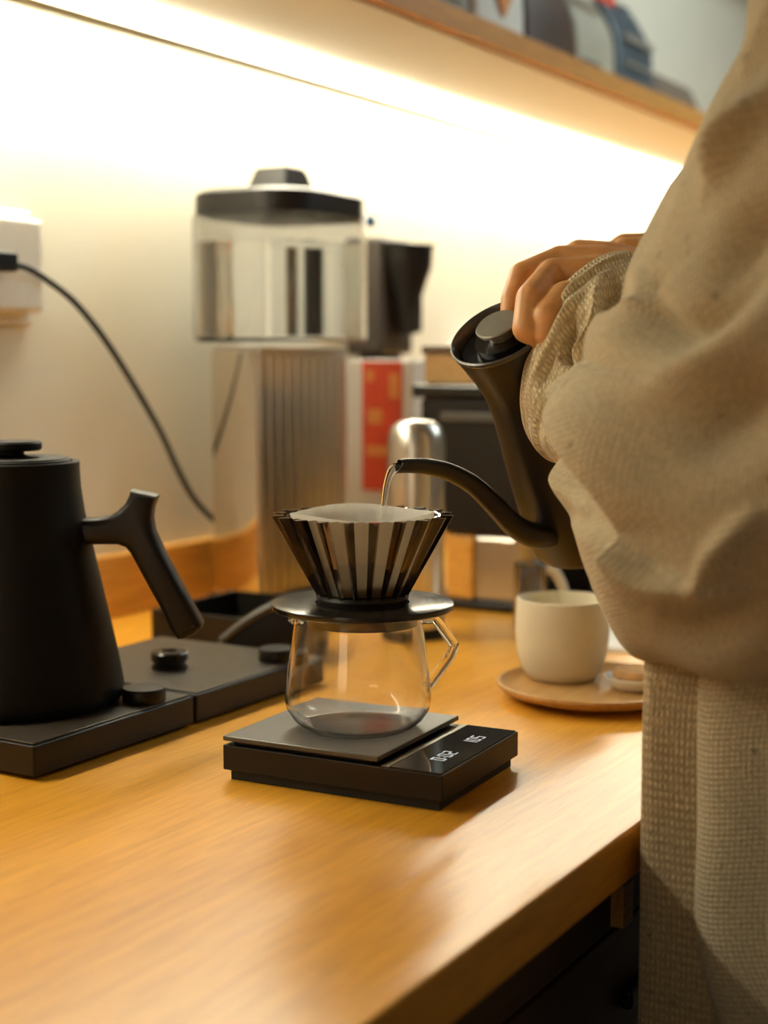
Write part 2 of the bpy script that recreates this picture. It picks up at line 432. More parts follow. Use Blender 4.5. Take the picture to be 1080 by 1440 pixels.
# ================================================================== water tower
TX0, TX1, TY0, TY1 = -1.090, -1.018, 1.4355, 1.627
twr = thing('water_dispenser', (-1.054, 1.52, CT), 'tall steel water dispenser with clear water tank and black lid', 'water dispenser')
L = local(twr)
def rrect(cx, cy, hx, hy, r, n=10):
    out = []
    for (sx, sy, a0) in ((1, 1, 0), (-1, 1, 90), (-1, -1, 180), (1, -1, 270)):
        for k in range(n+1):
            a = R(a0+90*k/n); out.append((cx+sx*(hx-r)+r*math.cos(a), cy+sy*(hy-r)+r*math.sin(a)))
    return out
def stack(name, secs, mat, parent, inv=None, cap=True, sharp=40):
    """closed solid from stacked outlines [(outline, z)...]"""
    n = len(secs[0][0]); vs, fs = [], []
    for ol, z in secs: vs += [Vector((x, y, z)) for x, y in ol]
    for i in range(len(secs)-1):
        for k in range(n): fs.append((i*n+k, i*n+(k+1) % n, (i+1)*n+(k+1) % n, (i+1)*n+k))
    if cap: fs.append(tuple(range(n-1, -1, -1))); fs.append(tuple(range((len(secs)-1)*n, len(secs)*n)))
    if inv: vs = [inv @ v for v in vs]
    return raw(name, vs, fs, mat, parent, True, sharp)
TZ0, TZ1 = CT+.316, CT+.463         # tank bottom / top of the clear wall
cxm, cym, hx, hy = -1.054, 1.532, .036, .096
stack('column', [(rrect(cxm, cym, hx, hy, .004), CT+.012), (rrect(cxm, cym, hx, hy, .004), TZ0-.006)], 'steel', twr, L)
# vertical ribs on the broad face
for k in range(9):
    y = TY0+.020+k*.019
    box('rib', (TX1-.0005-twr.location.x, y-.003-twr.location.y, .014), (TX1+.0022-twr.location.x, y+.003-twr.location.y, .30), 'steel', twr, .001)
stack('mirror_panel', [(rrect(cxm, cym-hy-.001, hx-.003, .002, .001, 3), CT+.02), (rrect(cxm, cym-hy-.001, hx-.003, .002, .001, 3), TZ0-.012)], 'polish', twr, L)
stack('foot', [(rrect(cxm+.004, cym, hx+.012, hy+.006, .008), CT), (rrect(cxm+.004, cym, hx+.012, hy+.006, .008), CT+.012)], 'blackpl', twr, L)
tcx, tcy, tx, ty = -1.042, 1.515, .086, .104
def tank_ol(d): return rrect(tcx, tcy, tx-d, ty-d, max(.004, .062-d), 12)
# clear shell with a real wall thickness
secs = [(tank_ol(.004), TZ0), (tank_ol(0), TZ0+.004), (tank_ol(0), TZ1), (tank_ol(.004), TZ1), (tank_ol(.004), TZ0+.006)]
tk = stack('tank', secs, 'acryl', twr, L)
wz = TZ1-.030
stack('tank_water', [(tank_ol(.0046), TZ0+.0066), (tank_ol(.0046), wz)], 'water', twr, L)
def lid_ol(d): return rrect(tcx, tcy, tx-.004-d, ty-.006-d, .055, 12)
lid = stack('lid', [(lid_ol(.004), TZ1+.0005), (lid_ol(0), TZ1+.003), (lid_ol(0), TZ1+.026), (lid_ol(.005), TZ1+.030)], 'blackpl', twr, L)
_c = L @ Vector((tcx, tcy, TZ1+.030))
kb = bmesh.new()
for (hx_, hy_, z) in ((.030, .034, 0), (.022, .022, .031)):
    for sx, sy in ((1, 1), (-1, 1), (-1, -1), (1, -1)): kb.verts.new(_c+Vector((sx*hx_, sy*hy_, z)))
kb.verts.ensure_lookup_table()
for f_ in ((0, 1, 2, 3), (4, 5, 6, 7), (0, 1, 5, 4), (1, 2, 6, 5), (2, 3, 7, 6), (3, 0, 4, 7)): kb.faces.new([kb.verts[i] for i in f_])
bmesh.ops.bevel(kb, geom=list(kb.edges), offset=.002, segments=2, affect='EDGES')
from_bm('knob', kb, 'blackpl', lid, True, 40)
for dy, r_ in ((-.004, .0042), (.017, .0055)):
    lathe('filter_rod', [(0, 0), (r_, 0), (r_, wz-TZ0-.012), (0, wz-TZ0-.012)], 'greybag' if dy < .0 else 'scaletop', twr, 20, center=L @ Vector((tcx+.01, tcy+dy, TZ0+.0075)))
_v = L @ on_y(520, 312, tcy+ty+.012)
lathe('valve_cap', [(0, -.006), (.006, -.006), (.007, 0), (.006, .006), (0, .007)], 'blue', twr, 20, center=_v)
tube('valve_stem', [Vector((_v.x-.02, _v.y-.02, _v.z-.001)), _v], .0025, 'steel', twr, 10, 3)

# ================================================================== electric kettle bases (two alike modules)
def kettle_base(y0, label):
    t = thing('kettle_base', (-.831, y0+.092, CT), label, 'kettle base', group='black kettle bases in a row')
    box('body', (-.093, -.0915, .003), (.093, .0915, .0255), 'blackpl', t, .0016, 3)
    box('top_plate', (-.0905, -.089, .0256), (.0905, .089, .0270), 'basetop', t, .0005)
    for sx in (-.07, .07):
        for sy in (-.07, .07): lathe('foot', [(0, 0), (.007, 0), (.007, .004), (0, .004)], 'rubber', t, 16, center=(sx, sy, 0))
    k = lathe('dial', [(0, .0272), (.0165, .0272), (.0172, .0285), (.0172, .0375), (.0165, .0385), (.0158, .0386), (0, .0386)], 'blackpl', t, 40, center=(.074, .052, 0))
    return t
kettle_base(.7605, 'near black kettle base, under the black kettle at the left edge')
kb2 = kettle_base(.947, 'empty far black kettle base with bare round connector, behind the scale')
lathe('connector', [(0, .0272), (.0160, .0272), (.0160, .031), (.0145, .0315), (.0145, .034), (.0165, .0345), (.0165, .041), (.0150, .0425), (.007, .0428), (.0065, .041), (0, .041)], 'blackgl', kb2, 40, center=(.012, -.025, 0))

# ================================================================== black kettle standing on its base
kc = on_z(24, 985, .027)
kc.x = min(kc.x, -.83)
kt = thing('electric_kettle', (kc.x, kc.y, CT+.0272), 'matte black conical electric kettle with angled pistol-grip handle', 'kettle')
kdepth = to_px(kc)[2]; S_ = kdepth/F_PX           # metres per pixel there
prof = [(0, .001), (.080, .001), (.0835, .004), (.0845, .010), (.0835, .018), (.0805, .035), (.0745, .065), (.0680, .095), (.0615, .125), (.0562, .150), (.0535, .170), (.0528, .185),
        (.0528, .190), (.0515, .1912), (.0475, .1908), (.0470, .1895), (0, .1895)]
lathe('body', prof, 'black', kt, 96)
lathe('lid', [(0, .1897), (.0462, .1897), (.0462, .1915), (.0440, .1935), (.0150, .1942), (.0105, .196), (.0105, .199), (.0, .199)], 'black', kt, 64)
lathe('lid_knob', [(0, .1992), (.0225, .1992), (.0240, .2005), (.0240, .2050), (.0225, .2065), (0, .2068)], 'black', kt, 48)
hd = Vector((.86, .50, 0)).normalized(); hn = Vector((-hd.y, hd.x, 0))
ol = [(112, 729), (141, 728), (155, 725), (168, 717), (179, 706), (184, 696), (186, 688), (223, 696), (217, 713), (215, 728), (218, 746), (232, 776), (256, 821), (286, 876),
      (284, 882), (276, 889), (262, 896), (252, 897), (240, 881), (230, 857), (207, 815), (186, 776), (179, 768), (168, 764), (140, 764), (112, 765)]
o0 = Vector(kt.location)
poly = []
for x, y in ol:
    p = on_plane(x, y, o0, hn)-o0; poly.append((p.dot(hd), p.z))
prism('handle', poly, .026, 'blackpl', kt, .006, 4, frame=(Vector((0, 0, 0)), hd, Vector((0, 0, 1))))
sp = [hd*(-.072)+Vector((0, 0, .030)), hd*(-.100)+Vector((0, 0, .045)), hd*(-.118)+Vector((0, 0, .085)), hd*(-.124)+Vector((0, 0, .130)), hd*(-.140)+Vector((0, 0, .165)), hd*(-.166)+Vector((0, 0, .172))]
tube('spout', sp, [.012, .0095, .0075, .006, .0052, .0048], 'black', kt, 16, 6)

# black dustpan-like scoop and tray behind the far base
tr = thing('tool_tray', (-.945, 1.29, CT), 'black open tool tray lying by the wall behind the kettle handle', 'tray')
b1, b2, zt = .060, .075, .034
for nm, lo, hi in (('tray_floor', (-b1, -b2, 0), (b1, b2, .004)), ('tray_wall', (-b1, -b2, .004), (b1, -b2+.004, zt)), ('tray_wall', (-b1, b2-.004, .004), (b1, b2, zt)),
                   ('tray_wall', (-b1, -b2+.004, .004), (-b1+.004, b2-.004, zt)), ('tray_wall', (b1-.004, -b2+.004, .004), (b1, b2-.004, zt))):
    box(nm, lo, hi, 'blackpl', tr, .001)
sc0 = on_z(318, 912, 0); sc1 = on_z(430, 905, 0)
scp = thing('coffee_scoop_bin', (-.79, 1.25, CT), 'black wedge-shaped bin with sloping grey rim behind the server', 'bin')
sdir = Vector((.86, .51, 0)).normalized(); sn = Vector((-.51, .86, 0))
so0 = Vector(scp.location)
wp = []
for x, y in ((303, 908), (318, 893), (350, 868), (398, 842), (440, 836), (452, 850), (452, 912)):
    p = on_plane(x, y, so0, sn)-so0; wp.append((p.dot(sdir), max(0.0, p.z)))
prism('bin_body', wp, .075, 'blackpl', scp, .003, 2, frame=(Vector((0, 0, 0)), sdir, Vector((0, 0, 1))))
rp = [sdir*s+Vector((0, 0, z+.002))-sn*.036 for s, z in wp[1:5]]
tube('rim_bar', rp, .0042, 'scaletop', scp, 10, 5)

# ================================================================== scale
sca = thing('brewing_scale', (-.548, .911, CT), 'flat black coffee scale with lit digits under the glass server', 'scale', rz=R(3.2))
sw, sd_ = .172, .131
SL = local(sca)
cl = SL @ (on_z(622, 1090, .026)); 
x1 = cl.x; y0 = cl.y; x0 = x1-sw; y1 = y0+sd_
box('body', (x0, y0, .0075), (x1, y1, .0255), 'blackpl', sca, .0008)
box('plinth', (x0+.004, y0+.004, .0), (x1-.004, y1-.004, .0075), 'rubber', sca, .0005)
box('pan_post', (x0+.006, y0+.006, .0255), (x1-.056, y1-.006, .0285), 'rubber', sca, 0)
box('weighing_plate', (x0, y0, .0285), (x1-.048, y1, .0320), 'scaletop', sca, .0007)
box('grey_ledge', (x1-.0465, y0+.002, .0255), (x1-.0405, y1-.002, .0262), 'lidgrey', sca, .0002)
dsp = box('display', (x1-.0400, y0+.0015, .0255), (x1-.0015, y1-.0015, .0264), 'glassblack', sca, .0002)
SEG = {'0': 'abcdef', '1': 'bc', '2': 'abged', '5': 'afgcd', ':': ':'}
def digits(name, text, ox, oy, hgt, parent):
    """seven-segment figures read from the barista's side: text runs along +y, its top faces -x"""
    geos = []; adv = 0; t = hgt*.10; wd = hgt*.52
    def rect(a0, b0, a1, b1):        # a along text, b up
        lo = (ox-b1, oy+a0, .02642); hi = (ox-b0, oy+a1, .02652)
        v = [Vector((lo[0] if i & 1 else hi[0], lo[1] if i & 2 else hi[1], lo[2] if i & 4 else hi[2])) for i in range(8)]
        geos.append((v, [(0, 1, 3, 2), (4, 6, 7, 5), (0, 4, 5, 1), (2, 3, 7, 6), (0, 2, 6, 4), (1, 5, 7, 3)]))
    for ch in text:
        if ch == ':':
            rect(adv, hgt*.25, adv+t, hgt*.25+t); rect(adv, hgt*.65, adv+t, hgt*.65+t); adv += t+hgt*.2; continue
        for s in SEG[ch]:
            {'a': lambda: rect(adv, hgt-t, adv+wd, hgt), 'g': lambda: rect(adv, hgt/2-t/2, adv+wd, hgt/2+t/2), 'd': lambda: rect(adv, 0, adv+wd, t),
             'f': lambda: rect(adv, hgt/2, adv+t, hgt), 'b': lambda: rect(adv+wd-t, hgt/2, adv+wd, hgt), 'e': lambda: rect(adv, 0, adv+t, hgt/2), 'c': lambda: rect(adv+wd-t, 0, adv+wd, hgt/2)}[s]()
        adv += wd+hgt*.22
    return merge(name, geos, 'digit', parent, False, None)
digits('time_digits', '0:02', x1-.013, y0+.030, .0105, dsp)
digits('weight_digits', '105', x1-.013, y0+.081, .0105, dsp)

# ================================================================== glass server
sv = on_z(504, 1022, .032); sv.z = CT+.0321
ser = thing('glass_server', sv, 'clear empty glass coffee server with angular handle on the scale', 'server')
R0 = .0530
outer = [(0, 0), (.034, .0), (.040, .0012), (.0475, .0075), (.0520, .0150), (.0532, .0210), (.0528, .0270), (.0508, .045), (.0485, .062), (.0467, .076), (.0462, .084), (.0468, .0868)]
inner = [(.0455, .0872), (.0444, .084), (.0449, .076), (.0467, .062), (.0490, .045), (.0511, .027), (.0515, .021), (.0503, .0156), (.0460, .0090), (.0390, .0032), (.033, .0022), (0, .0024)]
lathe('vessel', outer+inner, 'mistglass', ser, 128)
def from_px(x, y, d): return P(x, y, d)-sv
sd0 = to_px(sv)[2]
hp = [(586, 871, sd0), (612, 870, sd0+.004), (639, 907, sd0+.008), (634, 921, sd0+.008), (600, 966, sd0+.002)]
hpath = []
for a, b_ in zip(hp, hp[1:]):
    for k in range(5): hpath.append(from_px(*[a[i]+(b_[i]-a[i])*k/5 for i in range(3)]))
hpath.append(from_px(*hp[-1]))
v_, f_ = tube_geo(hpath, [.0038]*len(hpath), 12)
raw('handle', v_, f_, 'glass', ser, True, 60)
tube('pouring_lip', [from_px(424, 872, sd0), from_px(414, 871, sd0-.002), from_px(409, 876, sd0-.003)], [.005, .0042, .003], 'glass', ser, 12, 4)

# ================================================================== dripper holder, dripper, filter
dz = CT+.1215
dc = P(510, 849, to_px(Vector((sv.x, sv.y, dz)))[2])
dc.z = dz
hol = thing('dripper_holder', (dc.x, dc.y, dz), 'thin round glossy black disc holder resting on the server', 'dripper holder')
lathe('disc', [(.034, -.0025), (.0640, -.0025), (.0655, -.0015), (.0657, 0), (.0655, .0018), (.0645, .0025), (.034, .0025), (.034, -.0025)], 'blackgl', hol, 128)
lathe('collar', [(.0310, -.0130), (.0405, -.0130), (.0415, -.0026), (.0310, -.0026), (.0310, -.0130)], 'darksmoke', hol, 64)
NF = 20
DH = .066
ang0 = math.atan2(-FW.y, -FW.x)
drp = thing('fluted_dripper', (dc.x, dc.y, dz), 'smoky translucent fluted pour-over dripper with wavy rim', 'dripper')
def dv(h):                         # radius of the flat panels
    u = max(0., (h-.004)/(DH-.004)); return .0285+(.0556-.0285)*u
nA, nH = NF*6, 10
def panel_r(a, h, off=0.):
    t = ((a-ang0)/(2*math.pi)*NF+.5) % 1.0 - .5
    return (dv(h)+off)/math.cos(t*2*math.pi/NF)
vs_, fs_ = [], []
for side in (0, 1):
    for i in range(nH+1):
        h = .0028+(DH-.0028)*i/nH
        for k in range(nA):
            a = ang0+2*math.pi*(k+.0)/nA; rr = panel_r(a, h, -.0014*side)
            vs_.append(Vector((rr*math.cos(a), rr*math.sin(a), h-(.0012*abs(((k/6+.5) % 1.0)-.5)*2 if i == nH else 0))))
row = lambda s, i: (s*(nH+1)+i)*nA
for s in (0, 1):
    for i in range(nH):
        for k in range(nA):
            k2 = (k+1) % nA; fs_.append((row(s, i)+k, row(s, i)+k2, row(s, i+1)+k2, row(s, i+1)+k))
for i in (0, nH):
    for k in range(nA):
        k2 = (k+1) % nA; fs_.append((row(0, i)+k, row(0, i)+k2, row(1, i)+k2, row(1, i)+k))
raw('fluted_cone', vs_, fs_, 'smoke', drp, True, 12)
# hollow-looking fins between the panels: one mesh shared by twenty ribs
vs_, fs_ = [], []
for i in range(nH+1):
    h = .0028+(DH-.0028)*i/nH; u = i/nH
    r0 = dv(h)*1.012+.0001; r1 = r0+.0016+.0072*u; w0 = .0016+.0022*u; w1 = .0006+.0006*u
    vs_ += [Vector((r0, -w0, h)), Vector((r1, -w1, h)), Vector((r1+.0004, 0, h+.0004*u)), Vector((r1, w1, h)), Vector((r0, w0, h))]
for i in range(nH):
    for k in range(5):
        k2 = (k+1) % 5; fs_.append((i*5+k, i*5+k2, (i+1)*5+k2, (i+1)*5+k))
fs_.append((0, 1, 2, 3, 4)); fs_.append(tuple(nH*5+k for k in range(5)))
rib0 = raw('rib', vs_, fs_, 'darksmoke', drp, True, 20)
for k in range(NF):
    o = rib0 if k == 0 else rib0.copy()
    if k: COL.objects.link(o); o.parent = drp
    o.rotation_euler = (0, 0, ang0+2*math.pi*(k+.5)/NF)
lathe('hub', [(.0240, -.004), (.0318, -.004), (.0325, .003), (.0335, .0060), (.0325, .0085), (.0290, .0095), (.0240, .006), (.0240, -.004)], 'blackpl', drp, 64)
fil = thing('paper_filter', (dc.x, dc.y, dz), 'white pleated paper filter inside the smoky dripper', 'filter')
vs_, fs_ = [], []
for side in (0, 1):
    for i in range(nH+1):
        u = i/nH; h = .010+(DH-.003-.010)*u
        for k in range(nA):
            a = 2*math.pi*k/nA
            rr = dv(h)-.0020-.0004*side-.0010*u*(.5+.5*math.cos(NF*(a-ang0)))
            vs_.append(Vector((rr*math.cos(a), rr*math.sin(a), h+(.0015*math.sin(3*a+1)+.004*u)*u)))
for s in (0, 1):
    for i in range(nH):
        for k in range(nA):
            k2 = (k+1) % nA; fs_.append((row(s, i)+k, row(s, i)+k2, row(s, i+1)+k2, row(s, i+1)+k))
for i in (0, nH):
    for k in range(nA):
        k2 = (k+1) % nA; fs_.append((row(0, i)+k, row(0, i)+k2, row(1, i)+k2, row(1, i)+k))
raw('paper_cone', vs_, fs_, 'filter', fil, True, 30)
gr = lathe('coffee_grounds', [(0, .0105), (.0235, .0105), (.0270, .022), (.0, .022)], 'coffee', None, 48, center=(dc.x, dc.y, dz))
tag(gr, 'dark wet coffee grounds at the bottom of the filter', 'coffee grounds')

# ================================================================== gooseneck kettle in the hand
kB = P(832, 742, 1.205); kT = P(703, 466, 1.092)
ax = (kT-kB).normalized(); KL = (kT-kB).length
kq = Vector((0, 0, 1)).rotation_difference(ax).to_matrix()
gk = thing('gooseneck_kettle', kB, 'dark grey gooseneck kettle held tilted, pouring into the dripper', 'kettle')
kp = [(0, 0), (.0470, 0), (.0500, .003), (.0505, .008), (.0490, .025), (.0455, .055), (.0405, .088), (.0352, .118), (.0318, .140), (.0312, .155), (.0330, .172), (.0365, KL-.012), (.0388, KL-.002), (.0390, KL),
      (.0380, KL+.0008), (.0365, KL-.001), (.0345, KL-.009), (0, KL-.009)]
kp = [(r, z*1.0) for r, z in kp]
lathe('body', kp[:-4], 'kettle', gk, 96, mtx=kq)
lathe('rim', [(.0392, KL-.002), (.0394, KL), (.0380, KL+.0009), (.0362, KL-.001), (.0342, KL-.0085), (.0360, KL-.0085), (.0392, KL-.002)], 'kettlerim', gk, 96, mtx=kq)
ld = lathe('lid', [(0, KL-.0090), (.0350, KL-.0090), (.0330, KL-.0075), (.0230, KL-.0085), (.0215, KL-.0090), (.0215, KL-.004), (0, KL-.004)], 'blackgl', gk, 64, mtx=kq)
lathe('lid_plate', [(0, KL-.0038), (.0095, KL-.0038), (.0100, KL+.002), (.0155, KL+.004), (.0165, KL+.0065), (.0155, KL+.0075), (0, KL+.008)], 'lidgrey', ld, 48, mtx=kq, center=kq @ Vector((0, 0, 0)))
spx = [(800, 738, 1.185), (772, 750, 1.165), (748, 752, 1.150), (722, 738, 1.140), (695, 710, 1.130), (665, 682, 1.120), (632, 664, 1.108), (600, 656, 1.098), (574, 655, 1.090), (560, 656, 1.086)]
sr = [.0125, .0115, .0100, .0088, .0080, .0073, .0066, .0060, .0054, .0050]
path, rad = smooth_path([P(*q)-kB for q in spx], sr, 6)
va, fa = tube_geo(path, rad, 20, False)
va2, fa2 = tube_geo(path, [r-.0009 for r in rad], 20, False)
n0 = len(va); allv = va+va2; allf = list(fa)+[tuple(reversed([i+n0 for i in q])) for q in fa2]
m0 = len(path)-1
# slanted mouth: the upper lip reaches further than the lower one
for k in range(20):
    for base_ in (0, n0):
        i = base_+m0*20+k; dv = (allv[i]-path[-1]).dot(UP)
        allv[i] = allv[i] + (path[-1]-path[-2]).normalized()*(-.0035*dv/.005)
for k in range(20):
    k2 = (k+1) % 20
    allf.append((m0*20+k, m0*20+k2, n0+m0*20+k2, n0+m0*20+k)); allf.append((k, k2, n0+k2, n0+k))
raw('spout', allv, allf, 'kettle', gk, True, 60)
hpx = [(745, 470, 1.105), (778, 428, 1.112), (815, 408, 1.128), (860, 420, 1.150), (890, 470, 1.170), (895, 540, 1.185)]
tube('handle', [P(*q)-kB for q in hpx], [.0075, .0085, .009, .009, .009, .008], 'blackpl', gk, 16, 6)

# water stream
tip = P(557, 660, 1.0855)
st = [P(566, 656, 1.0865), P(556, 657, 1.0855), P(549, 665, 1.085), P(544, 680, 1.085), P(541, 698, 1.085), P(539, 722, 1.086), P(538, 748, 1.087)]
tag(tube('water_stream', st, [.0028, .0034, .0032, .0026, .0023, .0021, .0020], 'water', n=16, m=8), 'thin clear stream of water falling from the spout into the filter', 'water')

# ================================================================== things at the back of the counter
# coffee grinder with funnel
gy = 1.86
g0 = on_y(545, 480, gy)
gri = thing('coffee_grinder', (g0.x-.005, gy, CT), 'black coffee grinder with open funnel, behind the water tank', 'grinder')
L = local(gri)
def GP(x, y, dy=0.): return L @ on_y(x, y, gy+dy)
gx0, gx1 = GP(508, 480).x, GP(560, 480).x
z0_, z1_ = GP(530, 498).z, GP(530, 336).z
box('foot', (gx0-.02, -.06, 0), (gx1+.02, .06, .014), 'blackpl', gri, .003)
box('stem', (gx0+.01, -.025, .014), (gx1-.008, .025, z0_+.01), 'blackpl', gri, .004)
box('housing', (gx0, -.045, z0_), (gx1, .045, z1_), 'grindbody', gri, .008, 3)
fx = (GP(540, 345).x+GP(605, 345).x)/2; fr = (GP(605, 345).x-GP(540, 345).x)/2
ft, fb = GP(570, 345).z, GP(575, 470).z
lathe('funnel', [(0, fb), (.012, fb), (.014, fb+.02), (fr*.55, fb+.05), (fr*.95, ft-.03), (fr, ft-.004), (fr*1.08, ft-.003), (fr*1.08, ft), (fr*.92, ft), (fr*.85, ft-.03), (.006, fb+.03), (0, fb+.03)], 'blackpl', gri, 48, center=(fx, 0, 0))
box('lever', (GP(580, 470).x, -.01, GP(580, 468).z), (GP(590, 470).x, .01, GP(580, 400).z), 'blackpl', gri, .003)

# white box with red label
by = 1.70
def BX(x, y): return on_y(x, y, by)
bxo = BX(533, 850); bx0, bx1 = BX(487, 700).x-bxo.x, BX(580, 700).x-bxo.x
wb = thing('coffee_box', (bxo.x, by, CT), 'white carton with a tall red label beside the steel column', 'box')
hz = BX(533, 506).z-CT
box('carton', (bx0, 0, 0), (bx1, .07, hz), 'paper', wb, .002)
lx0, lx1 = BX(510, 600).x-bxo.x, BX(566, 600).x-bxo.x
lb = box('label', (lx0, -.0012, BX(533, 690).z-CT), (lx1, -.0002, hz-.002), 'red', wb, 0)
for (a, b_, c, d) in ((516, 520, 526, 536), (548, 525, 562, 560), (518, 575, 538, 596), (516, 626, 560, 642)):
    p, q = BX(a, b_), BX(c, d)
    box('printed_patch', (p.x-bxo.x, -.0017, q.z-CT), (q.x-bxo.x, -.0013, p.z-CT), 'orange', lb, 0)

# steel canister in front of the box
ccn = on_z(585, 905, 0)
ca = P(585, 880, 1.60); ca.z = CT
cr = 40*1.60/F_PX
chh = P(585, 588, 1.60).z-CT
can = thing('steel_canister', ca, 'shiny steel canister with rounded shoulder behind the dripper', 'canister')
lathe('body', [(0, 0), (cr*.97, 0), (cr, .004), (cr, chh-.030), (cr*.97, chh-.018), (cr*.86, chh-.008), (cr*.62, chh-.002), (0, chh)], 'steel', can, 64)
lathe('base_ring', [(cr*.9, .001), (cr*1.02, .001), (cr*1.02, .012), (cr*1.001, .013), (cr*.9, .001)], 'blackpl', can, 64)

# black filter coffee machine
my = 1.555
m0_ = on_y(672, 800, my)
cm = thing('coffee_machine', (m0_.x, my, CT), 'black box-shaped coffee machine with steel front panel, behind the tilted kettle', 'coffee machine')
def MP(x, y): return on_y(x, y, my)-Vector(cm.location)
xa, xb = MP(590, 700).x, MP(772, 700).x
zt, zm = MP(670, 560).z, MP(670, 752).z
box('head', (xa, 0, zm), (xb, .22, zt), 'blackpl', cm, .006, 3)
box('top_plate', (xa-.006, -.01, zt), (xb+.006, .23, zt+.016), 'blackgl', cm, .003)
box('trim_bar', (MP(622, 600).x, -.006, MP(622, 592).z), (xb, .0, MP(622, 580).z), 'scaletop', cm, .001)
box('base', (xa, 0, 0), (xb, .22, .012), 'blackpl', cm, .004)
box('back_panel', (xa, .13, .012), (xb, .22, zm), 'blackpl', cm, .002)
pn = box('front_panel', (MP(664, 800).x, .005, .012), (MP(724, 800).x, .13, zm-.002), 'steel', cm, .004)
box('wood_cheek', (MP(624, 800).x, .005, .012), (MP(662, 800).x, .13, zm-.002), 'pine_x', cm, .003)
# wooden lidded box of filters on the machine
fb_ = thing('wooden_filter_box', (cm.location.x-.045, my+.02, CT+zt+.016), 'small orange wooden box standing on the black coffee machine', 'box')
w0, w1 = MP(585, 540).x+.045, MP(655, 540).x+.045
box('crate', (w0, 0, 0), (w1, .14, .035), 'plate', fb_, .002)
box('crate_lid', (w0-.003, -.003, .035), (w1+.003, .143, .045), 'darkwood', fb_, .002)
# white paper pack
wp0 = on_y(605, 500, 2.02)
pk = thing('paper_pack', (wp0.x, 2.15, CT), 'tall white paper pack standing behind the coffee machine', 'pack')
box('wrapper', (-.05, 0, 0), (.05, .10, wp0.z-CT+.018), 'paper', pk, .006, 3)
box('top_fold', (-.035, .04, wp0.z-CT+.018), (.035, .06, wp0.z-CT+.030), 'paper', pk, .003)

# wooden saucer, cup, dish and biscuit
pc = on_z(836, 965, .010)
tray = thing('wooden_saucer', (pc.x, pc.y, CT), 'round wooden saucer plate under the cream cup', 'saucer')
lathe('plate', [(0, 0), (.058, 0), (.064, .002), (.082, .0080), (.0860, .0125), (.0858, .0150), (.0835, .0152), (.078, .0095), (.068, .0070), (0, .0070)], 'plate', tray, 96)
cc = on_z(790, 952, .0075)
cup = thing('ceramic_cup', (cc.x, cc.y, CT+.0073), 'handleless matte cream ceramic cup on the wooden saucer', 'cup')
k_ = to_px(Vector((cc.x, cc.y, CT+.04)))[2]/F_PX
cr = 65*k_
ch = .0735
lathe('bowl', [(0, 0), (cr*.68, 0), (cr*.75, .002), (cr*.88, .010), (cr*.97, .024), (cr*1.01, .042), (cr*1.01, .056), (cr*.995, ch-.002), (cr*.985, ch), (cr*.955, ch+.0002), (cr*.94, ch-.002), (cr*.955, .056), (cr*.95, .042), (cr*.91, .025), (cr*.80, .012), (cr*.5, .006), (0, .005)], 'ceramic', cup, 96)
dd = on_z(893, 968, .0075)
dish = thing('small_white_dish', (dd.x, dd.y, CT+.0073), 'small white dish beside the cup on the wooden saucer', 'dish')
lathe('bowl', [(0, 0), (.016, 0), (.020, .002), (.0275, .010), (.0280, .0115), (.0265, .0118), (.019, .0045), (0, .0035)], 'white', dish, 48)
bis = lathe('biscuit', [(0, 0), (.020, 0), (.0225, .002), (.0228, .006), (.021, .009), (0, .0098)], 'cookie', None, 40, center=(dd.x+.003, dd.y, CT+.0165))
tag(bis, 'round brown biscuit lying in the small white dish', 'biscuit')
# folded napkin
nq = on_z(900, 900, 0)
nap = thing('paper_napkin', (nq.x+.02, nq.y, CT), 'folded white paper napkin lying behind the cream cup', 'napkin', rz=R(8))
box('bottom_layer', (-.09, -.075, 0), (.09, .075, .0025), 'paper', nap, .001)
box('top_layer', (-.088, -.073, .0026), (.09, .072, .0050), 'paper', nap, .001)
# glass mug behind
gp = on_z(745, 890, 0)
mug = thing('glass_mug', (gp.x, gp.y, CT), 'clear glass mug with round handle standing behind the cream cup', 'mug')
gd = to_px(gp)[2]/F_PX
mr = 22*gd*1.0; mh = 100*gd
lathe('vessel', [(0, 0), (mr*.85, 0), (mr, .004), (mr*1.05, mh-.001), (mr*1.0, mh), (mr*.95, mh-.001), (mr*.9, .008), (0, .007)], 'glass', mug, 48)
tube('handle', [RT*(mr*.98)+Vector((0, 0, mh*.90)), RT*(mr*1.5)+Vector((0, 0, mh*.88)), RT*(mr*2.1)+Vector((0, 0, mh*.62)), RT*(mr*2.0)+Vector((0, 0, mh*.32)), RT*(mr*1.5)+Vector((0, 0, mh*.14)), RT*(mr*.96)+Vector((0, 0, mh*.12))], .0055, 'ceramic', mug, 12, 6)
jp = on_z(848, 835, 0)
jar = thing('black_jar', (jp.x, jp.y, CT), 'small black jar far back on the counter behind the sleeve', 'jar')
jd = to_px(jp)[2]/F_PX
lathe('body', [(0, 0), (14*jd, 0), (15*jd, .003), (15*jd, 38*jd), (12*jd, 42*jd), (0, 42*jd)], 'blackpl', jar, 40)
lathe('lid', [(0, 42*jd+.0003), (12*jd, 42*jd+.0003), (12*jd, 50*jd), (0, 51*jd)], 'blackgl', jar, 40)

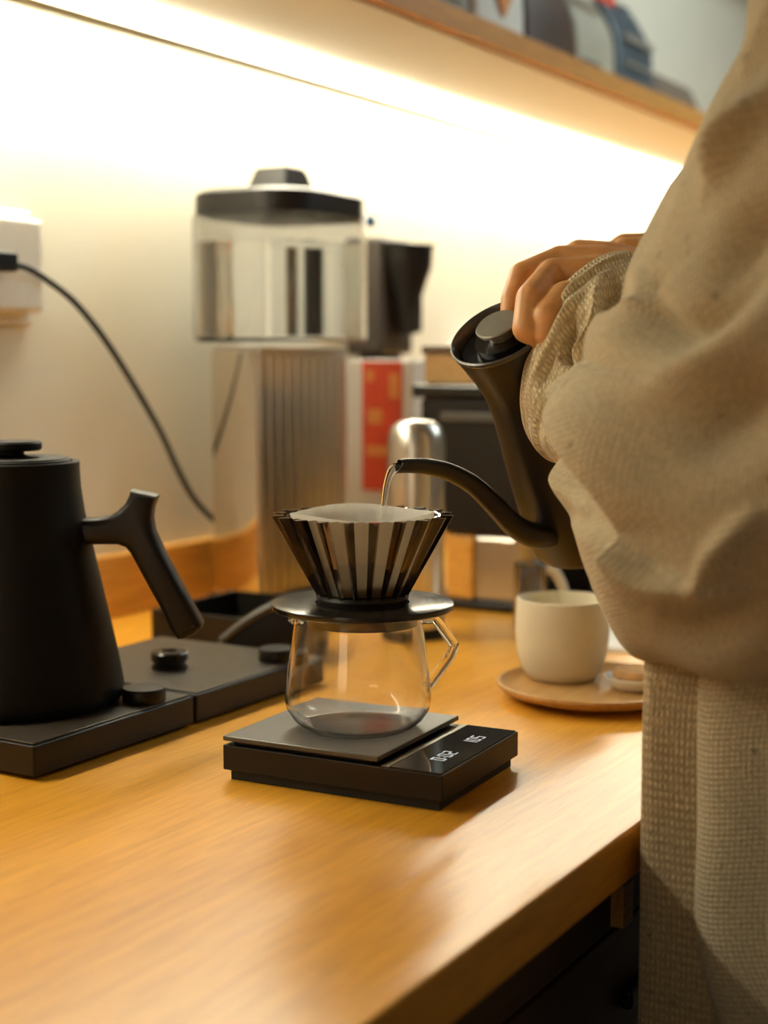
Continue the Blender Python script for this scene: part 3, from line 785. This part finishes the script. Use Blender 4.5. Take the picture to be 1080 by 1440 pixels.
# ================================================================== bags on the shelf
STZ = SH+.033
def bag(xl, xr, ytop, mat, label, depth=.07, extra=None, bx=-.905, slump=.012, cat='coffee bag', fold=True):
    """bag standing on the shelf, its broad face towards the room; xl, xr, ytop in pixels of the photo"""
    ym = max(ytop, -420)
    y0_, y1_ = on_x(xl, 60, bx).y, on_x(xr, 60, bx).y
    d0 = ray((xl+xr)/2, ym); zt_ = (CAM+d0*((bx-CAM.x)/d0.x)).z
    h = max(.05, zt_-STZ); wd_ = (y1_-y0_)
    t = thing(cat.replace(' ', '_'), (bx, (y0_+y1_)/2, STZ), label, cat, group='coffee bags on the wall shelf')
    n, secs_ = 8, []
    for i in range(n+1):
        u = i/n; th = depth*(1-.80*max(0, (u-.55)/.45)**1.3) if fold else depth*(1-.3*u)
        bul = 1+.05*math.sin(math.pi*u)
        hx_, hy_ = max(th/2, .003), wd_/2*(bul-.03*u)
        secs_.append((rrect(-depth/2+slump*u*u*-1, .004*math.sin(3*u+xl), hx_, hy_, min(.012, hx_*.8), 4), h*u))
    stack('pouch', secs_, mat, t, None, True, 50)
    if fold: box('seal_strip', (-depth/2-slump-.003, -wd_*.47, h), (-depth/2-slump+.003, wd_*.47, h+.010), mat, t, .001)
    if extra:
        for (nm, a, b_, c, d, m_) in extra:
            box(nm, (.0015, wd_*(a-.5), h*b_), (.0030, wd_*(c-.5), h*d), m_, t, 0)
    return t
bag(588, 664, -150, 'greybag', 'grey coffee bag at the near end of the shelf row', extra=[('front_label', .2, .2, .8, .7, 'beigebag')])
wbg = bag(668, 738, -165, 'paper', 'white coffee bag with an orange diamond on the shelf')
_wd = on_x(738, 60, -.905).y-on_x(668, 60, -.905).y
prism('diamond_mark', [(0, -.030), (_wd*.27, .022), (0, .070), (-_wd*.27, .022)], .0012, 'orange', wbg, frame=(Vector((.003, .004, .062)), Vector((0, 1, 0)), Vector((0, 0, 1))))
bag(742, 808, -60, 'brownbag', 'dark brown coffee bag on the shelf beside the white one')
bag(812, 866, -22, 'beigebag', 'beige coffee bag with a red top band on the shelf', extra=[('red_band', .1, .84, .9, .97, 'red'), ('blue_note', .1, .05, .55, .18, 'bluebag')])
bag(872, 922, 4, 'bluebag', 'dark blue-grey coffee bag with pale edge on the shelf', extra=[('pale_band', .1, .55, .9, .62, 'greybag'), ('pale_band', .1, .3, .9, .34, 'greybag')])
bag(934, 992, 112, 'lowbag', 'low crumpled grey-brown bag at the far end of the shelf', depth=.08, fold=False)
# dark cupboard above the shelf at the far right
cpx = on_x(985, 0, WX+.01)
cup_ = thing('wall_cupboard', (WX, 3.0, cpx.z+.10), 'grey wall cupboard high above the far end of the shelf', 'cupboard')
box('body', (0, -1.9, 0), (.10, 1.5, .5), 'ceil', cup_, .002)

# ================================================================== the barista
per = thing('person', (-.16, 1.02, 0), 'person in a loose cream flecked sweater tilting the kettle with both hands', 'person')
PL = local(per)
def off(vx, vy, vd, d): return RT*(vx*d/F_PX) - UP*(vy*d/F_PX) + FW*vd
def arc_uv(vs, rows, n):
    uv = []
    col = [0.0]*n
    for i in range(rows):
        u = 0.0
        for k in range(n):
            if k: u += (vs[i*n+k]-vs[i*n+k-1]).length
            if i: col[k] += (vs[i*n+k]-vs[(i-1)*n+k]).length
            uv.append((u, col[k]))
    return uv
def loft(name, secs, mat, parent, m=12, n=120, folds=(), cap0=False, cap1=False, power=1.0, thick=0.0, seed=0, wrinkle=0.0, uvr=.16):
    """soft tube through hand-set elliptical sections; folds are ridges and valleys raised from the cloth"""
    Cs = [P(*s[0]) for s in secs]; Us = [off(*s[1], s[0][2]) for s in secs]; Vs = [off(*s[2], s[0][2]) for s in secs]
    C, U, V = catmull(Cs, m), catmull(Us, m), catmull(Vs, m)
    vs, fs = [], []
    for i in range(len(C)):
        for k in range(n):
            a = 2*math.pi*k/n; c, s = math.cos(a), math.sin(a)
            if power != 1.0: c = math.copysign(abs(c)**power, c); s = math.copysign(abs(s)**power, s)
            vs.append(C[i]+U[i]*c+V[i]*s)
    rows = len(C); uv = arc_uv(vs, rows, n)
    for i in range(rows-1):
        for k in range(n):
            fs.append((i*n+k, i*n+(k+1) % n, (i+1)*n+(k+1) % n, (i+1)*n+k))
    # normals
    nr = [Vector() for _ in vs]
    for f in fs:
        q = (vs[f[2]]-vs[f[0]]).cross(vs[f[3]]-vs[f[1]])
        for i in f: nr[i] += q
    for i in range(len(nr)):
        cen = C[i//n]
        if nr[i].length > 0: nr[i].normalize()
        if nr[i].dot(vs[i]-cen) < 0: nr[i] = -nr[i]
    rnd = random.Random(seed)
    ph = [(rnd.uniform(5, 22), rnd.uniform(-18, 18), rnd.uniform(0, 6.28), rnd.uniform(.4, 1)) for _ in range(7)]
    VV = np.array([tuple(v) for v in vs]); NN = np.array([tuple(q) for q in nr])
    D = VV-np.array(CAM); zz = D @ np.array(FW)
    X = 540+F_PX*(D @ np.array(RT))/zz; Y = 720-F_PX*(D @ np.array(UP))/zz
    front = -np.sum(NN*D, 1)/np.linalg.norm(D, axis=1)
    wgt = np.clip((front+.25)/.5, 0, 1); disp = np.zeros(len(vs))
    side_ = np.zeros(len(vs))
    for pts, amp, wl, wr, *lat in folds:
        best = np.full(len(vs), 1e9); bt = np.zeros(len(vs)); sg = np.zeros(len(vs))
        q = [(p.x, p.y) for p in catmull([Vector((a_, b_, 0)) for a_, b_ in pts], 5)]
        for j in range(len(q)-1):
            (ax_, ay_), (bx_, by_) = q[j], q[j+1]; dx, dy = bx_-ax_, by_-ay_
            t = np.clip(((X-ax_)*dx+(Y-ay_)*dy)/(dx*dx+dy*dy+1e-9), 0, 1)
            dd_ = np.hypot(X-ax_-t*dx, Y-ay_-t*dy); m_ = dd_ < best
            best = np.where(m_, dd_, best); bt = np.where(m_, (j+t)/(len(q)-1), bt); sg = np.where(m_, dx*(Y-ay_)-dy*(X-ax_), sg)
        w_ = np.where(sg > 0, wl, wr)
        pr_ = np.exp(-(best/w_)**1.7)*(.25+.75*np.sin(np.pi*np.clip(bt, 0, 1)))*wgt
        disp += amp*pr_
        if lat: side_ += lat[0]*pr_
    if wrinkle:
        idx = np.arange(len(vs)); aa = 2*math.pi*(idx % n)/n; uu = (idx//n)/rows*.8
        for fr, fk, p0, am in ph: disp += wrinkle*am*np.sin(fr*uu*4+round(fk/6)*aa+p0)/4
    new = [Vector(p) for p in VV+NN*disp[:, None]-side_[:, None]*np.array(RT)]
    # an inner skin, so that the cloth has thickness at its openings
    if thick:
        nn = len(new)
        new += [p-nr[i]*thick for i, p in enumerate(new)]
        fs += [tuple(reversed([q+nn for q in f])) for f in list(fs)]
        for e in (0, rows-1):
            for k in range(n):
                a, b_ = e*n+k, e*n+(k+1) % n; fs.append((a, b_, b_+nn, a+nn))
        uv = uv+uv
    if cap0: fs.append(tuple(range(n)))
    if cap1: fs.append(tuple(range((rows-1)*n, rows*n)))
    new = [PL @ p for p in new]
    o = raw(name, new, fs, mat, parent, True, None)
    me = o.data; lay = me.uv_layers.new(name='cloth')
    for lp in me.loops: lay.data[lp.index].uv = uv[lp.vertex_index]
    for p in me.polygons:                      # keep the seam from smearing
        us = [lay.data[l].uv[0] for l in p.loop_indices]
        if max(us)-min(us) > .1:
            for l in p.loop_indices:
                if lay.data[l].uv[0] < .01: lay.data[l].uv[0] = max(us)+.002
    return o

# --- the sweater: trunk of the garment, then the sleeves as its own parts
def trunk(name, cx, cy, zs, mat, parent, n=160, m=10, seed=3, wr=.006, pw=1.0):
    """zs: (z above counter, half depth x, half width y, dx, dy)"""
    pts = catmull([Vector((z, hx_, hy_)) for z, hx_, hy_, _, _ in zs], m); dd_ = catmull([Vector((dx, dy, 0)) for _, _, _, dx, dy in zs], m)
    vs, fs, uv = [], [], []; rnd = random.Random(seed)
    ph = [(rnd.randint(3, 11), rnd.uniform(-9, 9), rnd.uniform(0, 6.28)) for _ in range(6)]
    for i, (p, q) in enumerate(zip(pts, dd_)):
        for k in range(n):
            a = 2*math.pi*k/n
            r = 1+wr/.2*sum(math.sin(fk*a+fz*p.x+p0) for fk, fz, p0 in ph)/3
            c_, s_ = math.cos(a), math.sin(a); c_ = math.copysign(abs(c_)**pw, c_); s_ = math.copysign(abs(s_)**pw, s_)
            vs.append(PL @ Vector((cx+q.x+p.y*r*c_, cy+q.y+p.z*r*s_, CT+p.x)))
    for i in range(len(pts)-1):
        for k in range(n): fs.append((i*n+k, i*n+(k+1) % n, (i+1)*n+(k+1) % n, (i+1)*n+k))
    uv = arc_uv(vs, len(pts), n)
    fs.append(tuple(range(n))); fs.append(tuple(range((len(pts)-1)*n, len(pts)*n)))
    o = raw(name, vs, fs, mat, parent, True, 60); me = o.data; lay = me.uv_layers.new(name='cloth')
    for lp in me.loops: lay.data[lp.index].uv = uv[lp.vertex_index]
    return o
swt = trunk('sweater', -.150, 1.09, [(-.14, .150, .150, 0, 0), (-.05, .160, .17, 0, 0), (.10, .162, .17, 0, 0), (.30, .155, .185, .0, 0), (.42, .14, .18, .02, 0), (.50, .10, .15, .04, 0), (.545, .065, .085, .05, 0)], 'knit', per, seed=5, wr=.003)
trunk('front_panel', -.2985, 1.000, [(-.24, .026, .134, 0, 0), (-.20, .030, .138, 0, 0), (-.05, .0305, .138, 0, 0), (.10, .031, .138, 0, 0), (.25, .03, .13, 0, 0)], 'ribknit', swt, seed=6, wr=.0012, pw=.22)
trunk('back_panel', -.143, 1.066, [(-.22, .120, .170, .05, 0), (-.17, .150, .200, .025, 0), (-.12, .166, .212, .010, 0), (-.06, .176, .216, 0, 0), (.02, .177, .216, 0, 0), (.10, .178, .215, 0, 0), (.22, .17, .21, 0, 0), (.34, .15, .20, .01, 0)], 'knit', swt, seed=9, wr=.003, pw=.32)

# near (left) sleeve
near = [((895, 560, 1.050), (26, -80, 0), (-40, 14, -.018)),
        ((884, 566, 1.050), (40, -112, 0), (-66, 18, -.034)),
        ((878, 572, 1.034), (46, -124, 0), (-76, 18, -.045)),
        ((905, 585, 1.000), (55, -210, 0), (-90, 0, -.060)),
        ((945, 580, .960), (46, -330, 0), (-125, 10, -.078)),
        ((1000, 555, .905), (25, -385, 0), (-140, 20, -.085)),
        ((1085, 490, .850), (-15, -455, 0), (-125, 20, -.095)),
        ((1195, 380, .800), (-150, -430, 0), (-70, 30, -.105)),
        ((1290, 160, .775), (-225, -330, .01), (-40, 30, -.10)),
        ((1350, -110, .800), (-225, -190, .02), (-20, 60, -.085)),
        ((1440, -190, .860), (-160, -150, .04), (0, 80, -.07)),
        ((1510, -90, .950), (-130, -190, .04), (0, 70, -.06))]
folds = [   # (line in the photo, height, softness on its left, softness on its right)
    ([(900, 425), (850, 468), (810, 503), (832, 575), (866, 640), (888, 700), (890, 748)], .026, 6, 60, .012),
    ([(806, 560), (828, 630), (856, 700)], -.034, 13, 12),
    ([(808, 530), (790, 580), (790, 640), (812, 692), (850, 730)], .011, 24, 9, .007),
    ([(912, 380), (925, 440), (960, 468), (1010, 445), (1080, 370)], -.022, 26, 20),
    ([(908, 350), (900, 400), (905, 445)], .012, 14, 16),
    ([(1095, 120), (1045, 195), (1005, 262)], .022, 26, 10),
    ([(1062, 30), (1034, 120), (1008, 205)], -.024, 9, 15),
    ([(1080, 10), (1058, 90), (1040, 150)], .014, 10, 12),
    ([(812, 738), (875, 756), (930, 808), (990, 820)], .020, 60, 9),
    ([(985, 830), (1010, 770), (1060, 720)], .014, 30, 12),
    ([(960, 650), (1030, 590), (1110, 520)], -.022, 48, 55),
    ([(900, 570), (985, 500), (1090, 420)], .014, 40, 40),
    ([(1000, 420), (1050, 330), (1095, 270)], -.018, 30, 26),
    ([(940, 850), (1000, 880), (1090, 850)], -.010, 30, 30),
]
loft('sleeve', near, 'knit', swt, m=26, n=400, folds=folds, thick=.0, cap0=False, cap1=True, seed=11, wrinkle=.0035)
cuff = [((836, 498, 1.108), (74, -136, 0), (-84, -40, -.042)),
        ((848, 512, 1.092), (73, -134, 0), (-78, -28, -.047)),
        ((864, 530, 1.075), (66, -128, 0), (-62, 0, -.050)),
        ((884, 552, 1.050), (50, -112, 0), (-60, 10, -.045)),
        ((900, 565, 1.020), (40, -90, 0), (-50, 10, -.040))]
cf = [([(806, 396), (792, 450), (768, 505), (742, 565)], .006, 8, 12), ([(838, 405), (832, 465), (800, 520)], .016, 8, 16), ([(806, 440), (796, 490), (806, 520)], -.020, 8, 8),
      ([(775, 500), (762, 560), (770, 625)], .010, 8, 12), ([(870, 385), (852, 440), (825, 490)], -.012, 12, 12), ([(745, 575), (765, 600), (790, 610)], -.010, 8, 8), ([(785, 470), (770, 520), (762, 555)], -.012, 7, 8)]
loft('cuff', cuff, 'cuffknit', swt, m=24, n=300, folds=cf, thick=.004, seed=4, wrinkle=.003, uvr=.075)

# far (right) sleeve, mostly behind the near one
far = [((1000, 372, 1.235), (20, -62, 0), (-8, 8, -.036)),
       ((1060, 420, 1.235), (16, -80, 0), (-8, 8, -.045)),
       ((1160, 470, 1.22), (0, -110, 0), (-20, 8, -.055)),
       ((1260, 440, 1.19), (-60, -130, 0), (-30, 10, -.06)),
       ((1340, 300, 1.16), (-120, -110, 0), (-10, 10, -.065)),
       ((1400, 120, 1.13), (-120, -70, 0), (0, 20, -.06))]
loft('sleeve', far, 'knit', swt, m=10, n=80, thick=.003, seed=8, wrinkle=.003, cap1=True)

# --- the body: one continuous mesh grown from tapered limbs
def capsule(bm, a, b_, ra, rb, seg=14):
    d = b_-a; L_ = d.length
    if L_ < 1e-6: L_ = 1e-6; d = Vector((0, 0, 1e-6))
    t = d/L_; u_ = t.orthogonal().normalized(); v_ = t.cross(u_)
    prof_ = []
    for k in range(6): an = math.pi/2*(k/6); prof_.append((ra*math.sin(an), -ra*math.cos(an)))
    prof_.append((ra, 0)); prof_.append((rb, L_))
    for k in range(1, 6): an = math.pi/2*(k/6); prof_.append((rb*math.cos(an), L_+rb*math.sin(an)))
    rows_ = []
    tip0 = bm.verts.new(a-t*ra); tip1 = bm.verts.new(b_+t*rb)
    for r, z in prof_[1:]:
        rows_.append([bm.verts.new(a+t*z+(u_*math.cos(2*math.pi*k/seg)+v_*math.sin(2*math.pi*k/seg))*r) for k in range(seg)])
    for k in range(seg): bm.faces.new((tip0, rows_[0][(k+1) % seg], rows_[0][k])); bm.faces.new((tip1, rows_[-1][k], rows_[-1][(k+1) % seg]))
    for A, B in zip(rows_, rows_[1:]):
        for k in range(seg): bm.faces.new((A[k], A[(k+1) % seg], B[(k+1) % seg], B[k]))
def remeshed(bm, voxel, smooth_it=4, fac=.5):
    me = bpy.data.meshes.new('tmp'); bm.to_mesh(me); bm.free()
    o = bpy.data.objects.new('tmp', me); COL.objects.link(o)
    md = o.modifiers.new('r', 'REMESH'); md.mode = 'VOXEL'; md.voxel_size = voxel; md.use_smooth_shade = True
    ms = o.modifiers.new('s', 'SMOOTH'); ms.iterations = smooth_it; ms.factor = fac
    bpy.context.view_layer.update()
    ev = o.evaluated_get(bpy.context.evaluated_depsgraph_get())
    out = bpy.data.meshes.new_from_object(ev)
    bpy.data.objects.remove(o); bpy.data.meshes.remove(me)
    return out
def chain(bm, pts):
    q = [(P(x, y, d), r) for x, y, d, r in pts]
    for (a, ra), (b_, rb) in zip(q, q[1:]): capsule(bm, a, b_, ra, rb)

hb = bmesh.new()
# near hand: wrist and back of the hand, then four curled fingers and the thumb
chain(hb, [(960, 470, 1.060, .030), (920, 410, 1.095, .024), (880, 392, 1.110, .0235)])
chain(hb, [(905, 388, 1.115, .020), (858, 368, 1.128, .0155), (815, 357, 1.138, .0112)])          # index knuckle
chain(hb, [(895, 392, 1.105, .021), (845, 375, 1.112, .0165), (788, 366, 1.118, .0112)])          # middle knuckle
chain(hb, [(885, 400, 1.098, .022), (840, 392, 1.100, .018), (778, 386, 1.100, .0122)])           # ring knuckle
chain(hb, [(880, 415, 1.092, .022), (838, 418, 1.080, .018), (795, 420, 1.072, .0130)])           # little knuckle
chain(hb, [(815, 357, 1.138, .0108), (772, 377, 1.150, .0098), (752, 420, 1.152, .0088), (756, 452, 1.148, .0078)])
chain(hb, [(788, 366, 1.118, .0110), (734, 387, 1.112, .0100), (721, 420, 1.106, .0088), (717, 445, 1.102, .0076)])
chain(hb, [(778, 386, 1.100, .0122), (747, 420, 1.074, .0114), (741, 462, 1.062, .0106), (766, 477, 1.064, .0094), (792, 466, 1.074, .0080)])
chain(hb, [(795, 420, 1.072, .0130), (770, 446, 1.058, .0108), (768, 470, 1.058, .0094), (788, 478, 1.066, .0080)])
chain(hb, [(880, 410, 1.125, .018), (835, 425, 1.150, .0135), (800, 440, 1.160, .0110), (772, 446, 1.160, .0088)])  # thumb, round the far side of the handle
hand_l = remeshed(hb, .0013, 4, .5)
hb = bmesh.new()
# far hand, behind the near one
chain(hb, [(1040, 410, 1.235, .027), (985, 372, 1.235, .0235), (950, 362, 1.238, .0215)])
for (my_, md_), (fx_, fy_, fd_) in (((352, 1.215), (858, 392, 1.215)), ((346, 1.235), (846, 388, 1.238)), ((347, 1.255), (850, 392, 1.260)), ((356, 1.270), (862, 396, 1.278))):
    chain(hb, [(960, 366, (md_+1.238)/2, .018), (915, my_+4, md_, .0140), (878, my_, md_, .0108)])
    chain(hb, [(878, my_, md_, .0106), (856, my_+14, md_, .0098), (fx_, fy_, fd_, .0086), (fx_+16, fy_+22, fd_, .0076)])
chain(hb, [(955, 375, 1.215, .017), (920, 392, 1.200, .0125), (893, 402, 1.198, .0098), (874, 410, 1.200, .0084)])
hand_r = remeshed(hb, .0017, 5, .5)
# trunk, limbs under the clothes, neck and head
bb = bmesh.new()
W = lambda x, y, z: Vector((x, y, z))
pel = W(-.13, 1.085, .93)
for s in (-1, 1):
    hip = W(-.13, 1.085+s*.085, .90); kn = W(-.12, 1.085+s*.10, .49); an = W(-.10, 1.085+s*.10, .09)
    capsule(bb, hip, kn, .082, .056); capsule(bb, kn, an, .054, .038); capsule(bb, W(-.085, 1.085+s*.10, .042), W(-.27, 1.085+s*.115, .034), .040, .030)
    capsule(bb, W(-.12, 1.085+s*.05, 1.34), W(-.11, 1.085+s*.17, 1.37), .07, .055)
capsule(bb, W(-.13, 1.04, .96), W(-.13, 1.13, .96), .10, .10); capsule(bb, W(-.14, 1.085, .98), W(-.12, 1.085, 1.18), .105, .11)
capsule(bb, W(-.12, 1.035, 1.26), W(-.12, 1.135, 1.26), .092, .092)
capsule(bb, W(-.11, 1.085, 1.38), W(-.14, 1.085, 1.53), .056, .052)
hc = W(-.175, 1.09, 1.625)
capsule(bb, hc+W(.01, 0, .03), hc+W(-.012, 0, .03), .090, .086); capsule(bb, hc+W(-.03, 0, -.02), hc+W(-.045, 0, -.065), .066, .042)
capsule(bb, hc+W(-.092, 0, .012), hc+W(-.108, 0, -.018), .009, .013)                       # nose
for s in (-1, 1):
    capsule(bb, hc+W(.012, s*.084, .015), hc+W(.008, s*.086, -.022), .014, .009)            # ears
    capsule(bb, hc+W(-.088, s*.032-.008, .034), hc+W(-.088, s*.032+.008, .034), .010, .010)  # brows
capsule(bb, hc+W(-.082, -.018, -.047), hc+W(-.082, .018, -.047), .0085, .0085)              # mouth
# arms inside the sleeves, so that hands and trunk are one figure
capsule(bb, W(-.11, .95, 1.37), P(1300, 60, .79), .046, .042); capsule(bb, P(1300, 60, .79), P(1060, 640, .87), .042, .040); capsule(bb, P(1060, 640, .87), P(955, 465, 1.06), .042, .030)
capsule(bb, W(-.11, 1.22, 1.36), P(1200, 480, 1.21), .050, .042); capsule(bb, P(1200, 480, 1.21), P(1035, 408, 1.235), .042, .028)
torso = remeshed(bb, .009, 6, .5)
jm = bmesh.new()
for me_ in (torso, hand_l, hand_r): jm.from_mesh(me_)
jm.transform(PL)
body = from_bm('body', jm, 'skin', per, True)
for me_ in (torso, hand_l, hand_r): bpy.data.meshes.remove(me_)
# hair, eyes, trousers, shoes (out of the picture, kept simple)
hb = bmesh.new()
capsule(hb, hc+W(.028, 0, .05), hc+W(-.002, 0, .062), .094, .088); capsule(hb, hc+W(.055, 0, .0), hc+W(.055, 0, -.05), .060, .045)
hm = remeshed(hb, .006, 3); hm.transform(PL); link('hair', hm, 'hair', per, True)
for s in (-1, 1):
    e_ = lathe('eye', [(0, -.011), (.0078, -.0078), (.011, 0), (.0078, .0078), (0, .011)], 'eye', per, 20, center=PL @ (hc+W(-.083, s*.032, .012)))
    lathe('iris', [(0, -.003), (.0045, -.002), (.0045, .002), (0, .003)], 'iris', e_, 16, center=PL @ (hc+W(-.0935, s*.032, .012)))
tb = bmesh.new()
for s in (-1, 1):
    capsule(tb, W(-.13, 1.085+s*.085, .88), W(-.12, 1.085+s*.10, .49), .100, .078); capsule(tb, W(-.12, 1.085+s*.10, .49), W(-.10, 1.085+s*.10, .14), .076, .066)
capsule(tb, W(-.13, 1.04, .93), W(-.13, 1.13, .93), .105, .105)
tm = remeshed(tb, .009, 4); tm.transform(PL); link('trousers', tm, 'trouser', per, True)
for s in (-1, 1):
    tb = bmesh.new()
    capsule(tb, W(-.085, 1.085+s*.10, .052), W(-.20, 1.085+s*.112, .048), .052, .048); capsule(tb, W(-.20, 1.085+s*.112, .046), W(-.285, 1.085+s*.118, .040), .047, .038)
    for v in tb.verts: v.co.z = max(v.co.z, .001)
    tm = remeshed(tb, .006, 2); tm.transform(PL); link('shoe', tm, 'blackpl', per, True)
